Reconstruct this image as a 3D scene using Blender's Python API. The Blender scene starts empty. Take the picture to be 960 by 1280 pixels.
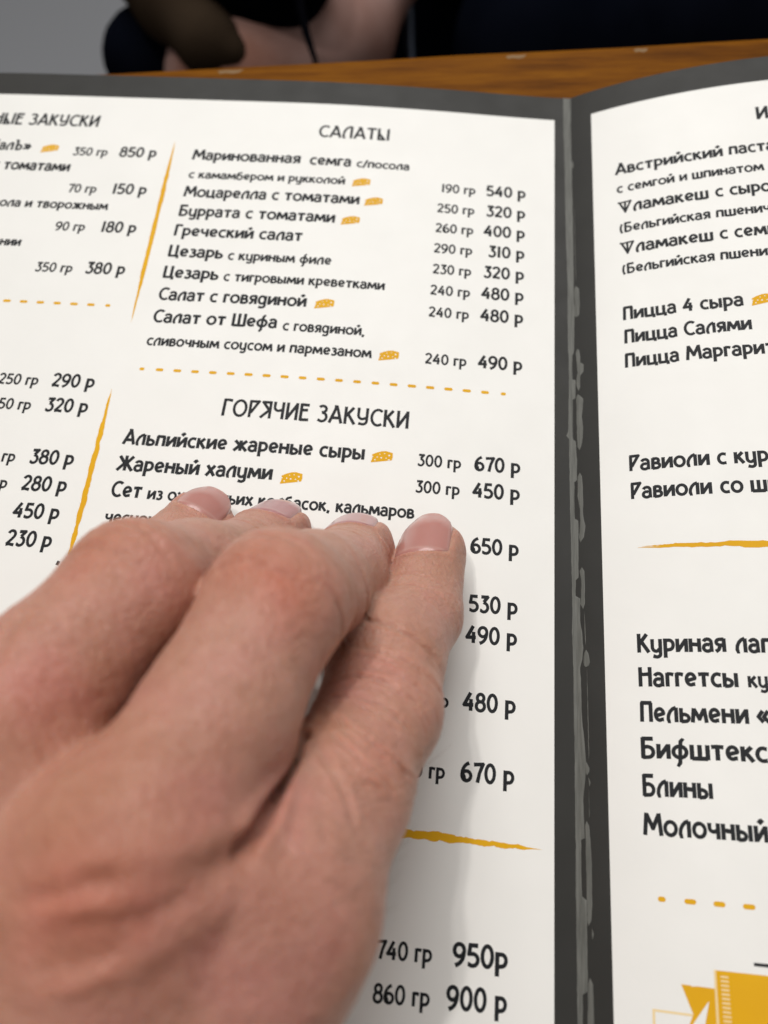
import bpy, math, random
import numpy as np
from mathutils import Vector, Matrix

# ------------------------------------------------------------------ camera, light, exposure
MM = 0.001
SC = bpy.context.scene
COL = SC.collection
CAM = np.array([-19.39, -76.50, 164.71])
CR = np.array([.992135, .084621, -.092240]); CD = np.array([.038659, -.908000, -.417182]); CF = np.array([-.119056, .410335, -.904130])
FPX = 1036.0
cam_d = bpy.data.cameras.new('camera'); cam = bpy.data.objects.new('camera', cam_d); COL.objects.link(cam)
m = Matrix(((CR[0], -CD[0], -CF[0], CAM[0]*MM), (CR[1], -CD[1], -CF[1], CAM[1]*MM), (CR[2], -CD[2], -CF[2], CAM[2]*MM), (0, 0, 0, 1)))
cam.matrix_world = m
cam_d.sensor_fit = 'VERTICAL'; cam_d.sensor_height = 24.0; cam_d.sensor_width = 18.0
cam_d.lens = FPX/1280*24
cam_d.clip_start = 0.005; cam_d.clip_end = 50
cam_d.dof.use_dof = True; cam_d.dof.focus_distance = 0.167; cam_d.dof.aperture_fstop = cam_d.lens/2.4
SC.camera = cam
world = bpy.data.worlds.new('World'); SC.world = world; world.use_nodes = True
wn = world.node_tree.nodes; wl = world.node_tree.links
bg = wn['Background']
wtc = wn.new('ShaderNodeTexCoord'); wsep = wn.new('ShaderNodeSeparateXYZ'); wr = wn.new('ShaderNodeValToRGB')
wl.new(wtc.outputs['Generated'], wsep.inputs[0]); wl.new(wsep.outputs['Z'], wr.inputs[0]); wl.new(wr.outputs[0], bg.inputs[0])
e = wr.color_ramp.elements
e[0].position = 0.0; e[0].color = (.30, .28, .27, 1); e[1].position = 0.75; e[1].color = (1.0, .985, .965, 1)
bg.inputs[1].default_value = 0.30
def lamp(name, loc, target, size, power, col):
    l = bpy.data.lights.new(name, 'AREA'); l.shape = 'DISK'; l.size = size; l.energy = power; l.color = col
    o = bpy.data.objects.new(name, l); COL.objects.link(o); o.location = loc
    o.rotation_euler = (Vector(target)-Vector(loc)).to_track_quat('-Z', 'Y').to_euler()
    return o
lamp('ceiling_lamp', (-.31, .10, 1.5), (0, 0, 0), .045, 3.9, (1, .965, .93))
lamp('ceiling_lamp', (-.25, .17, 1.5), (0, 0, 0), .045, 2.3, (1, .97, .94))
lamp('added_far_light', (-.05, 1.10, 1.4), (0, 0, 0), 1.4, 24.0, (.99, .985, .97))  # added broad light from the far side, no known window; keeps near hand darker
SC.view_settings.view_transform = 'Standard'; SC.view_settings.look = 'None'
SC.view_settings.exposure = 0.0; SC.view_settings.gamma = 1.0; SC.view_settings.use_curve_mapping = False
SC.render.engine = 'CYCLES'
random.seed(4); rng = np.random.default_rng(7)

# ------------------------------------------------------------------ helpers
def P(x, y, z):
    """point on the sight line of photo pixel x,y at height z (mm)"""
    d = CF+CR*(x-480)/FPX+CD*(y-640)/FPX
    return CAM+d*(z-CAM[2])/d[2]
def build(name, v, f, mats, parent=None, smooth=False, origin=(0, 0, 0), fm=None):
    v = (np.asarray(v, float).reshape(-1, 3)-np.asarray(origin, float))*MM
    me = bpy.data.meshes.new(name); me.from_pydata(v.tolist(), [], [list(map(int, q)) for q in f])
    for mt in (mats if isinstance(mats, (list, tuple)) else [mats]): me.materials.append(mt)
    if fm is not None: me.polygons.foreach_set('material_index', np.asarray(fm, np.int32))
    if smooth: me.polygons.foreach_set('use_smooth', np.ones(len(f), bool))
    me.update(); o = bpy.data.objects.new(name, me); COL.objects.link(o)
    if parent is not None: o.parent = parent
    else: o.location = np.asarray(origin, float)*MM
    return o
def empty(name, loc, label, cat, group=None):
    o = bpy.data.objects.new(name, None); COL.objects.link(o); o.location = np.asarray(loc, float)*MM
    o.empty_display_size = .01; o['label'] = label; o['category'] = cat
    if group: o['group'] = group
    return o
def principled(name, base, rough=.5, **kw):
    mt = bpy.data.materials.new(name); mt.use_nodes = True; b = mt.node_tree.nodes['Principled BSDF']
    b.inputs['Base Color'].default_value = (*base, 1); b.inputs['Roughness'].default_value = rough
    for k, v in kw.items(): b.inputs[k.replace('_', ' ')].default_value = v
    return mt, b, mt.node_tree.nodes, mt.node_tree.links
def noise(nt, ln, scale, detail=3, vec=None, rough=.5):
    n = nt.new('ShaderNodeTexNoise'); n.inputs['Scale'].default_value = scale; n.inputs['Detail'].default_value = detail; n.inputs['Roughness'].default_value = rough
    if vec is not None: ln.new(vec, n.inputs['Vector'])
    return n
def ramp(nt, ln, src, stops):
    r = nt.new('ShaderNodeValToRGB'); ln.new(src, r.inputs[0]); el = r.color_ramp.elements
    while len(el) < len(stops): el.new(.5)
    for q, (p, c) in zip(el, stops): q.position = p; q.color = (*c, 1)
    return r
def bump(nt, ln, b, src, strength, dist, prev=None):
    n = nt.new('ShaderNodeBump'); n.inputs['Strength'].default_value = strength; n.inputs['Distance'].default_value = dist
    ln.new(src, n.inputs['Height'])
    if prev is not None: ln.new(prev.outputs[0], n.inputs['Normal'])
    if b is not None: ln.new(n.outputs[0], b.inputs['Normal'])
    return n

# ------------------------------------------------------------------ materials
def paper(name, c1, c2, rough, coat, spec=.5):
    mt, b, nt, ln = principled(name, c1, rough, Specular_IOR_Level=spec, Coat_Weight=coat, Coat_Roughness=.3)
    tc = nt.new('ShaderNodeTexCoord')
    n = noise(nt, ln, 55, 4, tc.outputs['Object']); r = ramp(nt, ln, n.outputs[0], [(.3, c1), (.7, c2)]); ln.new(r.outputs[0], b.inputs['Base Color'])
    n2 = noise(nt, ln, 900, 3, tc.outputs['Object']); n3 = noise(nt, ln, 45, 2, tc.outputs['Object'])
    bp = bump(nt, ln, None, n2.outputs[0], .10, .0001); bump(nt, ln, b, n3.outputs[0], .25, .0012, bp)
    n4 = noise(nt, ln, 160, 5, tc.outputs['Object']); mr = nt.new('ShaderNodeMapRange'); ln.new(n4.outputs[0], mr.inputs[0]); mr.inputs[3].default_value = rough-.08; mr.inputs[4].default_value = rough+.1
    ln.new(mr.outputs[0], b.inputs['Roughness'])
    return mt
M_page = paper('laminated_cream_page', (.83, .815, .775), (.805, .79, .75), .5, .06)
M_border = paper('laminated_grey_border', (.026, .025, .0225), (.031, .030, .027), .5, .0, .18)
M_ink = principled('black_ink', (.009, .010, .012), .55, Specular_IOR_Level=.2)[0]
M_gold = paper('gold_ink', (.76, .41, .004), (.70, .355, .004), .6, .0, .2)
M_pale = principled('pale_gold_ink', (.83, .62, .30), .5)[0]
def wornmat():
    mt, b, nt, ln = principled('worn_lamination', (.16, .16, .145), .6, Specular_IOR_Level=.3)
    tc = nt.new('ShaderNodeTexCoord'); mp = nt.new('ShaderNodeMapping'); mp.inputs['Scale'].default_value = (1, .06, 1); ln.new(tc.outputs['Object'], mp.inputs[0])
    n = noise(nt, ln, 2600, 4, mp.outputs[0]); r = ramp(nt, ln, n.outputs[0], [(.3, (.085, .085, .075)), (.7, (.145, .145, .13))]); ln.new(r.outputs[0], b.inputs['Base Color'])
    bump(nt, ln, b, n.outputs[0], .35, .00015); return mt
M_worn = wornmat()
M_gap = principled('bare_fold_groove', (.026, .025, .026), .35)[0]
def woodmat():
    mt, b, nt, ln = principled('varnished_wood', (.3, .12, .03), .5, Specular_IOR_Level=.03)
    tc = nt.new('ShaderNodeTexCoord'); mp = nt.new('ShaderNodeMapping'); mp.inputs['Rotation'].default_value = (0, 0, .06); mp.inputs['Scale'].default_value = (1, 9, 9); ln.new(tc.outputs['Object'], mp.inputs[0])
    n = noise(nt, ln, 22, 8, mp.outputs[0], .65); r = ramp(nt, ln, n.outputs[0], [(.25, (.055, .016, .0012)), (.48, (.145, .047, .002)), (.62, (.20, .070, .0025)), (.8, (.07, .020, .0015))]); ln.new(r.outputs[0], b.inputs['Base Color'])
    bump(nt, ln, b, n.outputs[0], .2, .0005); return mt
M_wood = woodmat()

# ------------------------------------------------------------------ the menu's curved surface
AN = {'L': (np.array([-220, -185, -150, -115, -80, -50, -25, -8, 0.]), np.array([.06, .0059, -.0566, -.0586, -.0584, -.0993, -.1234, -.1088, -.0499])),
      'R': (np.array([0, 8, 25, 55, 90, 130, 220.]), np.array([.4036, .316, .2219, .0764, -.069, -.10, .0]))}
PROF = {}
for k, (nd, al) in AN.items():
    g = np.linspace(nd[0], nd[-1], 2000); a = np.interp(g, nd, al); h = g[1]-g[0]
    ix = lambda q: np.concatenate([[0], np.cumsum((q[1:]+q[:-1])/2*h)])
    x = ix(np.cos(a)); z = ix(np.sin(a)); i0 = -1 if k == 'L' else 0
    PROF[k] = (g, x-x[i0], z-z[i0], a)
def S(u, w, off=0.0, side=None):
    u = np.asarray(u, float); w = np.asarray(w, float)*np.ones_like(u); L = u < 0 if side is None else np.full(u.shape, side == 'L')
    r = np.zeros(u.shape+(3,))
    for k, msk in (('L', L), ('R', ~L)):
        g, x, z, a = PROF[k]; uu = u[msk]; aa = np.interp(uu, g, a); o = np.asarray(off)*np.ones_like(u)
        r[msk, 0] = np.interp(uu, g, x)-np.sin(aa)*o[msk]; r[msk, 2] = np.interp(uu, g, z)+np.cos(aa)*o[msk]; r[msk, 1] = w[msk]
    r[..., 0] += -.02-(-.02)  # fold line lies on x = 0
    return r
FX = (718.03-480)/FPX*178.0   # the fold relative to the point of the page plane under the lens axis
# page origin in table coordinates: fitted camera already uses the fold as origin

WTOP, WBOT, UOUT = 126.3, -170.0, 212.0
ITOP, IBOT = 117.6, -161.0
def panel(side, uin, uout, parent):
    sg = -1 if side == 'L' else 1
    us = [0.0, .6, 1.2, 2.2, 3.2]; us = [q for q in us if q < uin-.3]+[uin]
    q = uin
    while q < UOUT-9-3: q += 2.5; us.append(q)
    us += [UOUT-8.7, UOUT-4, UOUT]
    ws = [WBOT, WBOT+4, IBOT]+list(np.linspace(IBOT, ITOP, 60)[1:-1])+[ITOP, ITOP+4, WTOP]
    U, W = np.meshgrid(np.array(us)*sg, ws, indexing='ij')
    top = S(U, W, 0, side); bot = S(U, W, -.45, side)
    nu, nw = U.shape; v = np.concatenate([top.reshape(-1, 3), bot.reshape(-1, 3)]); N = nu*nw
    f = []; fm = []
    for i in range(nu-1):
        for j in range(nw-1):
            a, b, c, d = i*nw+j, (i+1)*nw+j, (i+1)*nw+j+1, i*nw+j+1
            f.append((a, b, c, d) if sg > 0 else (d, c, b, a)); um = abs((U[i, j]+U[i+1, j])/2); wm = (W[i, j]+W[i, j+1])/2
            fm.append(0 if (um > uin and um < UOUT-8.7 and IBOT < wm < ITOP) else 1)
            f.append((d+N, c+N, b+N, a+N) if sg > 0 else (a+N, b+N, c+N, d+N)); fm.append(1)
    M2 = 2*N; v = np.concatenate([v, v])
    for i in range(nu-1):
        for j in (0, nw-1):
            a, b = i*nw+j+M2, (i+1)*nw+j+M2; f.append((a, b, b+N, a+N)); fm.append(1)
    for j in range(nw-1):
        for i in (0, nu-1):
            a, b = i*nw+j+M2, i*nw+j+1+M2; f.append((a, b, b+N, a+N)); fm.append(1)
    o = build(('left' if sg < 0 else 'right')+'_panel', v, f, [M_page, M_border], parent, True, fm=fm)
    return o
menu = empty('menu', (0, 0, 0), 'open laminated menu with cream pages, grey borders and black Russian price list', 'menu')
panelL = panel('L', 4.28, 212, menu); panelL.name = 'menu_panel'; panelL['label'] = 'left menu page with salads and hot starters'
panelR = panel('R', 5.66, 212, menu); panelR.name = 'menu_panel'; panelR['label'] = 'right menu page rising from the fold'

# ------------------------------------------------------------------ lettering: a drawn Art Nouveau stroke alphabet
def A(cx, cy, rx, ry, a0, a1, n=9):
    t = np.radians(np.linspace(a0, a1, n)); return [(cx+rx*math.cos(q), cy+ry*math.sin(q)) for q in t]
def O(cx, cy, rx, ry): return A(cx, cy, rx, ry, 90, 450, 19)
G = {}
def g(ch, adv, *st): G[ch] = (adv+.45, [[(x+.22, y) for x, y in s] for s in st])
g(' ', 3.1)
g('а', 5.7, A(2.7, 4.9, 1.9, 1.75, 165, 0, 8)+[(4.6, 3.5), (4.6, 0)], A(2.6, 2.15, 1.95, 1.75, 55, 300, 12)+[(4.6, 1.3)])
g('б', 6.2, O(3.1, 2.9, 2.4, 2.7), [(.9, 3.4), (1.0, 6.2)]+A(3.0, 6.4, 2.0, 2.0, 180, 100, 5)+[(4.9, 8.9)])
g('в', 5.5, [(.9, 0), (1.05, 7)], [(.9, 6.5)]+A(2.7, 5.15, 1.55, 1.45, 80, -70, 7)+[(1.2, 3.7)], [(2.6, 3.7)]+A(2.9, 2.1, 1.9, 1.6, 80, -90, 8)+[(.8, .5)])
g('г', 4.3, [(1.0, 0), (1.0, 7)], [(.9, 6.35), (2.6, 6.4), (4.1, 6.0)])
g('д', 6.2, O(2.8, 3.6, 2.15, 3.0), [(5.0, 7), (5.0, -.6)]+A(3.0, -.7, 2.0, 1.8, 0, -110, 7)+[(.9, -2.1)])
g('е', 6.0, [(1.0, 3.0), (4.9, 4.1)]+A(3.0, 3.7, 2.1, 2.8, 15, 300, 16)+[(5.1, 1.3)])
g('ж', 8.6, [(4.3, 0), (4.3, 7)], [(.7, 6.9), (3.9, 3.7)], [(.4, 0), (3.9, 3.7)], [(7.9, 6.9), (4.7, 3.7)], [(8.2, 0), (4.7, 3.7)])
g('з', 4.9, A(2.3, 5.3, 1.6, 1.3, 150, -80, 9)+[(1.8, 3.9)], [(2.0, 3.9)]+A(2.3, 2.1, 1.9, 1.7, 75, -130, 10)+[(.5, .9)])
g('и', 6.2, [(.9, 0), (.9, 7)], [(1.1, .7), (5.1, 6.3)], [(5.3, 0), (5.3, 7)])
g('й', 6.2, [(.9, 0), (.9, 7)], [(1.1, .7), (5.1, 6.3)], [(5.3, 0), (5.3, 7)], [(2.2, 9.4), (3.2, 8.5), (4.3, 9.7)])
g('к', 5.7, [(.9, 0), (.9, 7)], [(1.3, 3.3), (4.7, 6.8)], [(2.2, 4.0), (5.2, 0)])
g('л', 6.0, [(2.0, .5), (1.2, .4), (.8, 1.4), (1.0, 3.3), (1.9, 5.2), (3.2, 6.5), (4.9, 7.1)], [(4.9, 7.2), (4.9, 0)])
g('м', 8.0, [(.6, 0), (1.4, 7)], [(1.4, 6.7), (4.0, 1.9), (6.5, 6.7)], [(6.5, 7), (7.4, 0)])
g('н', 6.2, [(.9, 0), (.9, 7)], [(.9, 4.1), (5.2, 3.7)], [(5.2, 0), (5.2, 7)])
g('о', 6.6, O(3.3, 3.5, 2.6, 2.95))
g('п', 6.1, [(.9, 0), (1.2, 6.8)], [(.7, 6.5), (5.6, 6.4)], [(5.1, 6.5), (5.1, 0)])
g('р', 5.9, [(1.0, 7.2), (1.0, -2.9)], [(1.0, 6.1)]+A(3.0, 3.8, 2.1, 2.5, 95, -95, 10)+[(1.0, 1.0)])
g('с', 5.3, [(5.0, 6.1)]+A(3.3, 3.5, 2.5, 2.95, 65, 290, 13)+[(5.0, .8)])
g('т', 5.8, [(.3, 6.2), (2.9, 6.45), (5.6, 6.2)], [(2.9, 6.4), (2.9, 0)])
g('у', 6.1, [(.9, 7)]+[(.9, 2.9)]+A(2.8, 2.7, 1.9, 2.1, 180, 290, 7)+[(5.0, 2.0)], [(5.0, 7), (5.0, -.6)]+A(3.2, -.9, 1.8, 1.5, 0, -110, 6)+[(1.2, -1.9)])
g('ф', 7.6, O(3.7, 3.4, 2.9, 2.7), [(5.5, 8.6), (4.9, 9.0), (4.2, 8.3), (3.9, 5.5), (3.6, -1.7), (2.9, -2.6), (2.4, -2.3)])
g('х', 5.8, [(.6, 6.9), (5.3, 0)], [(5.1, 6.9), (.4, 0)])
g('ц', 6.6, [(.9, 7), (.9, .6)], [(.3, .55), (5.9, .55), (5.9, -1.2)], [(5.0, 7), (5.0, .6)])
g('ч', 5.8, [(.9, 7), (.9, 5.1)]+A(2.7, 4.9, 1.8, 1.7, 190, 285, 6)+[(4.8, 3.9)], [(4.8, 7), (4.8, 0)])
g('ш', 8.6, [(.9, 7), (.9, 0)], [(.9, .55), (7.7, .55)], [(4.3, 7), (4.3, .6)], [(7.7, 7), (7.7, 0)])
g('щ', 9.0, [(.9, 7), (.9, .3)], [(.9, .55), (8.4, .55), (8.4, -1.2)], [(4.3, 7), (4.3, .6)], [(7.7, 7), (7.7, .6)])
g('ь', 5.4, [(.9, 7), (.9, 0)], [(1.0, 3.6), (2.6, 3.9)]+A(2.8, 2.1, 1.9, 1.6, 70, -90, 8)+[(.9, .5)])
g('ъ', 5.8, [(.1, 6.5), (1.6, 6.5)], [(1.5, 7), (1.5, 0)], [(1.5, 3.6)]+A(3.1, 2.1, 1.9, 1.6, 80, -90, 8)+[(1.5, .5)])
g('ы', 7.6, [(.9, 7), (.9, 0)], [(1.0, 3.6), (2.4, 3.9)]+A(2.6, 2.1, 1.8, 1.6, 70, -90, 8)+[(.9, .5)], [(6.4, 7), (6.4, 0)])
g('ю', 8.2, [(.9, 7), (.9, 0)], [(.9, 3.6), (2.8, 3.6)], O(5.1, 3.5, 2.3, 2.95))
g('я', 5.8, [(4.7, 7), (4.7, 0)], [(4.7, 6.5)]+A(2.8, 5.0, 1.9, 1.5, 90, 270, 8)+[(4.7, 3.4)], [(2.9, 3.5), (2.0, 1.2), (.5, .2)])
g('А', 7.6, [(.5, 0), (3.9, 9.7)], [(2.6, 9.6), (4.1, 9.6), (7.0, 0)], [(1.7, 3.0), (6.0, 3.0)])
g('Б', 6.6, [(1.0, 10), (1.0, 0)], [(.6, 9.4), (5.6, 9.4)], [(1.0, 5.2), (3.0, 5.6)]+A(3.3, 3.0, 2.3, 2.45, 75, -90, 9)+[(.7, .55)])
g('В', 6.2, [(1.0, 10), (1.0, 0)], [(1.0, 9.4)]+A(2.9, 7.6, 1.9, 1.8, 85, -80, 8)+[(1, 5.6)], [(3, 5.6)]+A(3.2, 3.0, 2.3, 2.4, 80, -90, 9)+[(.7, .55)])
g('Г', 5.4, [(1.0, 0), (1.2, 10)], [(.8, 9.35), (3, 9.5), (5.3, 9.1)])
g('Е', 5.8, [(1.0, 10), (1.0, 0)], [(.8, 9.4), (5.2, 9.2)], [(1.0, 6.1), (4.6, 6.3)], [(.8, .55), (5.4, .7)])
g('Ж', 10, [(5, 0), (5, 10)], [(.8, 9.6), (4.6, 4.6)], [(.4, 0), (4.6, 5.2)], [(9.2, 9.6), (5.4, 4.6)], [(9.6, 0), (5.4, 5.2)])
g('З', 6.0, A(2.8, 7.6, 2.0, 1.85, 150, -70, 9)+[(2.4, 5.6)], [(2.6, 5.6)]+A(2.8, 3.0, 2.4, 2.5, 75, -130, 10)+[(.6, 1.4)])
g('И', 7.0, [(1.0, 0), (1.0, 10)], [(1.2, 1.0), (5.9, 9.0)], [(6.0, 0), (6.0, 10)])
g('К', 6.6, [(1.0, 0), (1.0, 10)], [(1.3, 4.6), (5.2, 9.7)], [(2.4, 5.6), (6.1, 0)])
g('Л', 7.0, [(2.2, .6), (1.3, .4), (.8, 1.8), (1.1, 5.0), (2.3, 8.0), (3.8, 9.4), (5.8, 10)], [(5.8, 10.1), (5.8, 0)])
g('М', 9.2, [(.7, 0), (1.6, 10)], [(1.6, 9.6), (4.6, 3.2), (7.6, 9.6)], [(7.5, 10), (8.5, 0)])
g('Н', 7.0, [(1.0, 0), (1.0, 10)], [(1.0, 6.6), (2.4, 6.2), (5.9, 6.4)], [(5.9, 0), (5.9, 10)])
g('О', 8.2, O(4.1, 5.0, 3.3, 4.5))
g('П', 6.6, [(1.0, 0), (1.2, 9.8)], [(.6, 9.4), (6.2, 9.35)], [(5.6, 9.5), (5.6, 0)])
g('Р', 6.0, [(1.0, 0), (1.0, 9.6)], [(.3, 9.35), (5.4, 9.45), (1.5, 2.6)])
g('С', 6.8, [(6.4, 8.4)]+A(4.3, 5.0, 3.4, 4.5, 62, 295, 14)+[(6.4, 1.5)])
g('Т', 6.4, [(.2, 9.1), (3.2, 9.5), (6.2, 9.1)], [(3.2, 9.5), (3.2, 0)])
g('У', 6.8, [(.9, 10), (.9, 6)]+A(3.0, 5.7, 2.1, 2.2, 180, 285, 7)+[(5.6, 4.4)], [(5.6, 10), (5.6, 2.9)]+A(3.5, 2.6, 2.1, 2.1, 0, -110, 7)+[(1.2, .9)])
g('Ф', 9.6, [(.0, 9.8), (1.0, 9.1), (9.3, 9.5)], [(8.6, 9.4), (5.0, 1.2)], [(1.2, 9.1), (4.6, 1.2)], [(4.8, 10), (4.8, -.2)])
g('Ц', 7.4, [(1.0, 10), (1.0, .6)], [(.3, .55), (6.6, .55), (6.6, -1.5)], [(5.6, 10), (5.6, .6)])
g('Ч', 6.6, [(.9, 10), (.9, 7.2)]+A(3.0, 6.8, 2.1, 2.0, 190, 285, 6)+[(5.5, 5.6)], [(5.5, 10), (5.5, 0)])
g('Ш', 9.4, [(1.0, 10), (1.0, 0)], [(1.0, .55), (8.4, .55)], [(4.7, 10), (4.7, .6)], [(8.4, 10), (8.4, 0)])
g('Ъ', 6.8, [(.1, 9.4), (2.0, 9.4)], [(2.0, 10), (2.0, 0)], [(2.0, 5.0)]+A(3.7, 2.8, 2.2, 2.2, 80, -90, 8)+[(1.8, .55)])
g('Ы', 8.2, [(1.0, 10), (1.0, 0)], [(1.1, 5.6), (4.6, .7), (.8, .6)], [(7.0, 10), (7.0, 0)])
g('Я', 6.6, [(5.6, 0), (5.6, 10)], [(6.2, 9.4), (1.4, 9.3), (5.4, 4.4)], [(4.9, 4.6), (.6, .2)])
g('0', 6.3, O(3.15, 4.9, 2.3, 4.3))
g('1', 3.2, [(1.6, 0), (1.6, 9.6)])
g('2', 5.9, A(2.8, 7.0, 2.1, 2.3, 165, -25, 9)+[(3.4, 4.0), (.8, .7)], [(.5, .6), (2.6, .9), (5.5, .5)])
g('3', 5.7, [(.9, 9.0), (4.7, 9.1), (2.5, 6.0)], [(2.3, 5.9)]+A(2.6, 3.0, 2.3, 2.6, 80, -135, 11)+[(.4, 1.2)])
g('4', 6.4, [(4.5, 3.6), (4.5, 0)], [(5.9, 3.2), (.8, 3.0), (4.2, 9.5)], [(4.5, 2.0), (4.5, 6.2)])
g('5', 5.9, [(5.1, 9.0), (1.5, 9.0), (1.1, 5.4)]+A(2.7, 3.0, 2.5, 2.5, 105, -130, 11)+[(.5, 1.1)])
g('6', 6.1, [(4.4, 9.3)]+A(5.0, 3.6, 4.3, 5.6, 115, 178, 6)+A(3.1, 2.9, 2.4, 2.4, 190, 510, 14)+[(2.1, 2.0), (2.9, 2.2)])
g('7', 5.7, [(.4, 8.7), (2.5, 8.9), (5.3, 9.1), (3.6, 4.8), (2.6, 0)])
g('8', 6.0, O(3.0, 7.1, 1.85, 2.0), O(3.0, 2.8, 2.3, 2.4))
g('9', 6.1, [(1.3, .1)]+A(.8, 5.8, 4.4, 5.6, -65, -5, 6)+A(3.0, 6.5, 2.3, 2.6, 0, 340, 14))
g('/', 4.0, [(.4, -.6), (3.8, 9.4)])
g(',', 2.6, [(1.4, 1.0), (.7, -1.5)])
g('(', 3.6, A(4.6, 4.2, 3.4, 6.2, 130, 230, 8))
g('»', 6.4, [(.8, 6.4), (3.0, 3.6), (.8, 1.0)], [(3.4, 6.4), (5.6, 3.6), (3.4, 1.0)])
g('«', 6.4, [(3.0, 6.4), (.8, 3.6), (3.0, 1.0)], [(5.6, 6.4), (3.4, 3.6), (5.6, 1.0)])
def ribbon(pts, wd, flare=1.12):
    p = np.array(pts, float); keep = [0]+[i for i in range(1, len(p)) if np.linalg.norm(p[i]-p[i-1]) > .05]; p = p[keep]; n = len(p)
    closed = np.linalg.norm(p[0]-p[-1]) < .05
    d = np.diff(p, axis=0); d /= np.linalg.norm(d, axis=1)[:, None]; nr = np.stack([-d[:, 1], d[:, 0]], 1); o = np.zeros((n, 2))
    for i in range(n):
        if i in (0, n-1) and not closed: o[i] = nr[0 if i == 0 else -1]*(flare); continue
        a, b = nr[(i-1) % (n-1)], nr[i % (n-1)]; s = a+b; k = max(s@s/2, .45); o[i] = s/k
    return p+o*wd/2, p-o*wd/2
def text(s, u0, u1, w, cap=3.7, parent=None, name='menu_text', wt=1.8, align='L', scale=None, side='L'):
    """one printed line; u0..u1 in mm on the page, fitted by width when both are given"""
    k = cap/10; nat = sum(G[c][0] for c in s)*k
    if u0 is None: sx = scale or .93; u0 = u1-nat*sx
    elif u1 is None: sx = scale or .93
    else: sx = (u1-u0)/nat
    v = []; f = []; x = 0; q = 0
    for c in s:
        adv, st = G[c]
        parts_ = []
        for sk in st:
            cur = [sk[0]]
            for i in range(1, len(sk)):
                cur.append(sk[i])
                if i < len(sk)-1:
                    d1 = np.subtract(sk[i], sk[i-1]); d2 = np.subtract(sk[i+1], sk[i])
                    if d1@d2 < -.05*np.linalg.norm(d1)*np.linalg.norm(d2):
                        e_ = d1/np.linalg.norm(d1)*wt*.4; cur[-1] = tuple(np.add(sk[i], e_)); parts_.append(cur); cur = [tuple(np.subtract(sk[i], d2/np.linalg.norm(d2)*wt*.4))]
            parts_.append(cur)
        for si, sk in enumerate(parts_):
            l, r = ribbon(sk, (wt*.72 if c == 'Ф' else wt*.92 if c in 'РЯ' else wt)/max(.82, min(1, sx/.93)))
            if len(sk) == 2:   # long straight stroke: split so that it follows the curved page
                l = np.linspace(l[0], l[1], 3); r = np.linspace(r[0], r[1], 3)
            n = len(l); b = len(v); off = .022+.003*si
            for a_, b_ in zip(l, r):
                for t in (a_, b_):
                    v.append((u0+(x+t[0])*k*sx, w+t[1]*k, off))
            f += [(b+2*i, b+2*i+1, b+2*i+3, b+2*i+2) for i in range(n-1)]
        x += adv
    v = np.array(v); return build(name, S(v[:, 0], v[:, 1], v[:, 2], side), f, M_ink, parent)

row = lambda i: 88.35-6.58*i
L = panelL
text('ГОРЯЧИЕ ЗАКУСКИ', -79.7, -36.9, 17.1, 4.5, L, 'heading_text', 1.5)
text('САЛАТЫ', -67.9, -48.4, 105.1, 4.3, L, 'heading_text', 1.5)
text('ДНЫЕ ЗАКУСКИ'.replace('Д', ''), None, -128.7, 105.9, 4.3, L, 'heading_text', 1.6, scale=(148.9-128.8)/(sum(G[c][0] for c in 'ЗАКУСКИ')*.43))
for s, a, b, w, c in [
 ('Маринованная', -100.6, -71.3, 95.1, 3.7), ('семга', -69.0, -57.8, 94.9, 3.7), ('с/посола', -56.5, -42.4, 94.9, 2.8),
 ('с камамбером и рукколой', -100.4, -58.8, 88.5, 2.8), ('Моцарелла с томатами', -100.5, -54.4, 82.0, 3.7), ('Буррата с томатами', -100.6, -60.0, 75.4, 3.7),
 ('Греческий салат', -100.6, -67.5, 68.8, 3.7), ('Цезарь', -100.8, -86.7, 62.1, 3.7), ('с куриным филе', -85.5, -59.4, 61.8, 3.0),
 ('Цезарь', -100.8, -86.7, 55.4, 3.7), ('с тигровыми креветками', -85.5, -45.6, 55.2, 3.0), ('Салат с говядиной', -100.6, -64.0, 48.6, 3.7),
 ('Салат от Шефа', -100.6, -70.2, 41.9, 3.7), ('с говядиной,', -68.9, -49.1, 41.4, 3.0), ('сливочным соусом и пармезаном', -100.7, -47.0, 35.2, 3.0),
 ('Альпийские жареные сыры', -100.6, -46.0, 8.4, 3.75), ('Жареный халуми', -100.6, -65.7, 1.8, 3.75), ('Сет', -100.5, -93.5, -4.6, 3.75),
 ('из охотничьих колбасок, кальмаров', -92.3, -34.2, -4.7, 3.0)]:
    text(s, a, b, w, c, L, 'dish_text')
text('чесночным соусом', -100.4, None, -10.8, 3.0, L, 'dish_text', scale=.98)
def cost(wt_, pr, w, uw=-24.75, up=-11.7):
    if wt_: text(wt_, None, uw, w-.05, 3.0, L, 'weight_text', 1.7, scale=9.85/(.30*sum(G[c][0] for c in '240 гр')))
    if pr and ' ' not in pr: text(pr, -21.9, up, w, 3.7, L, 'price_text', 1.8)
    elif pr: text(pr, None, up, w, 3.7, L, 'price_text', 1.8, scale=10.4/(.37*sum(G[c][0] for c in '540 р')))
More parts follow.
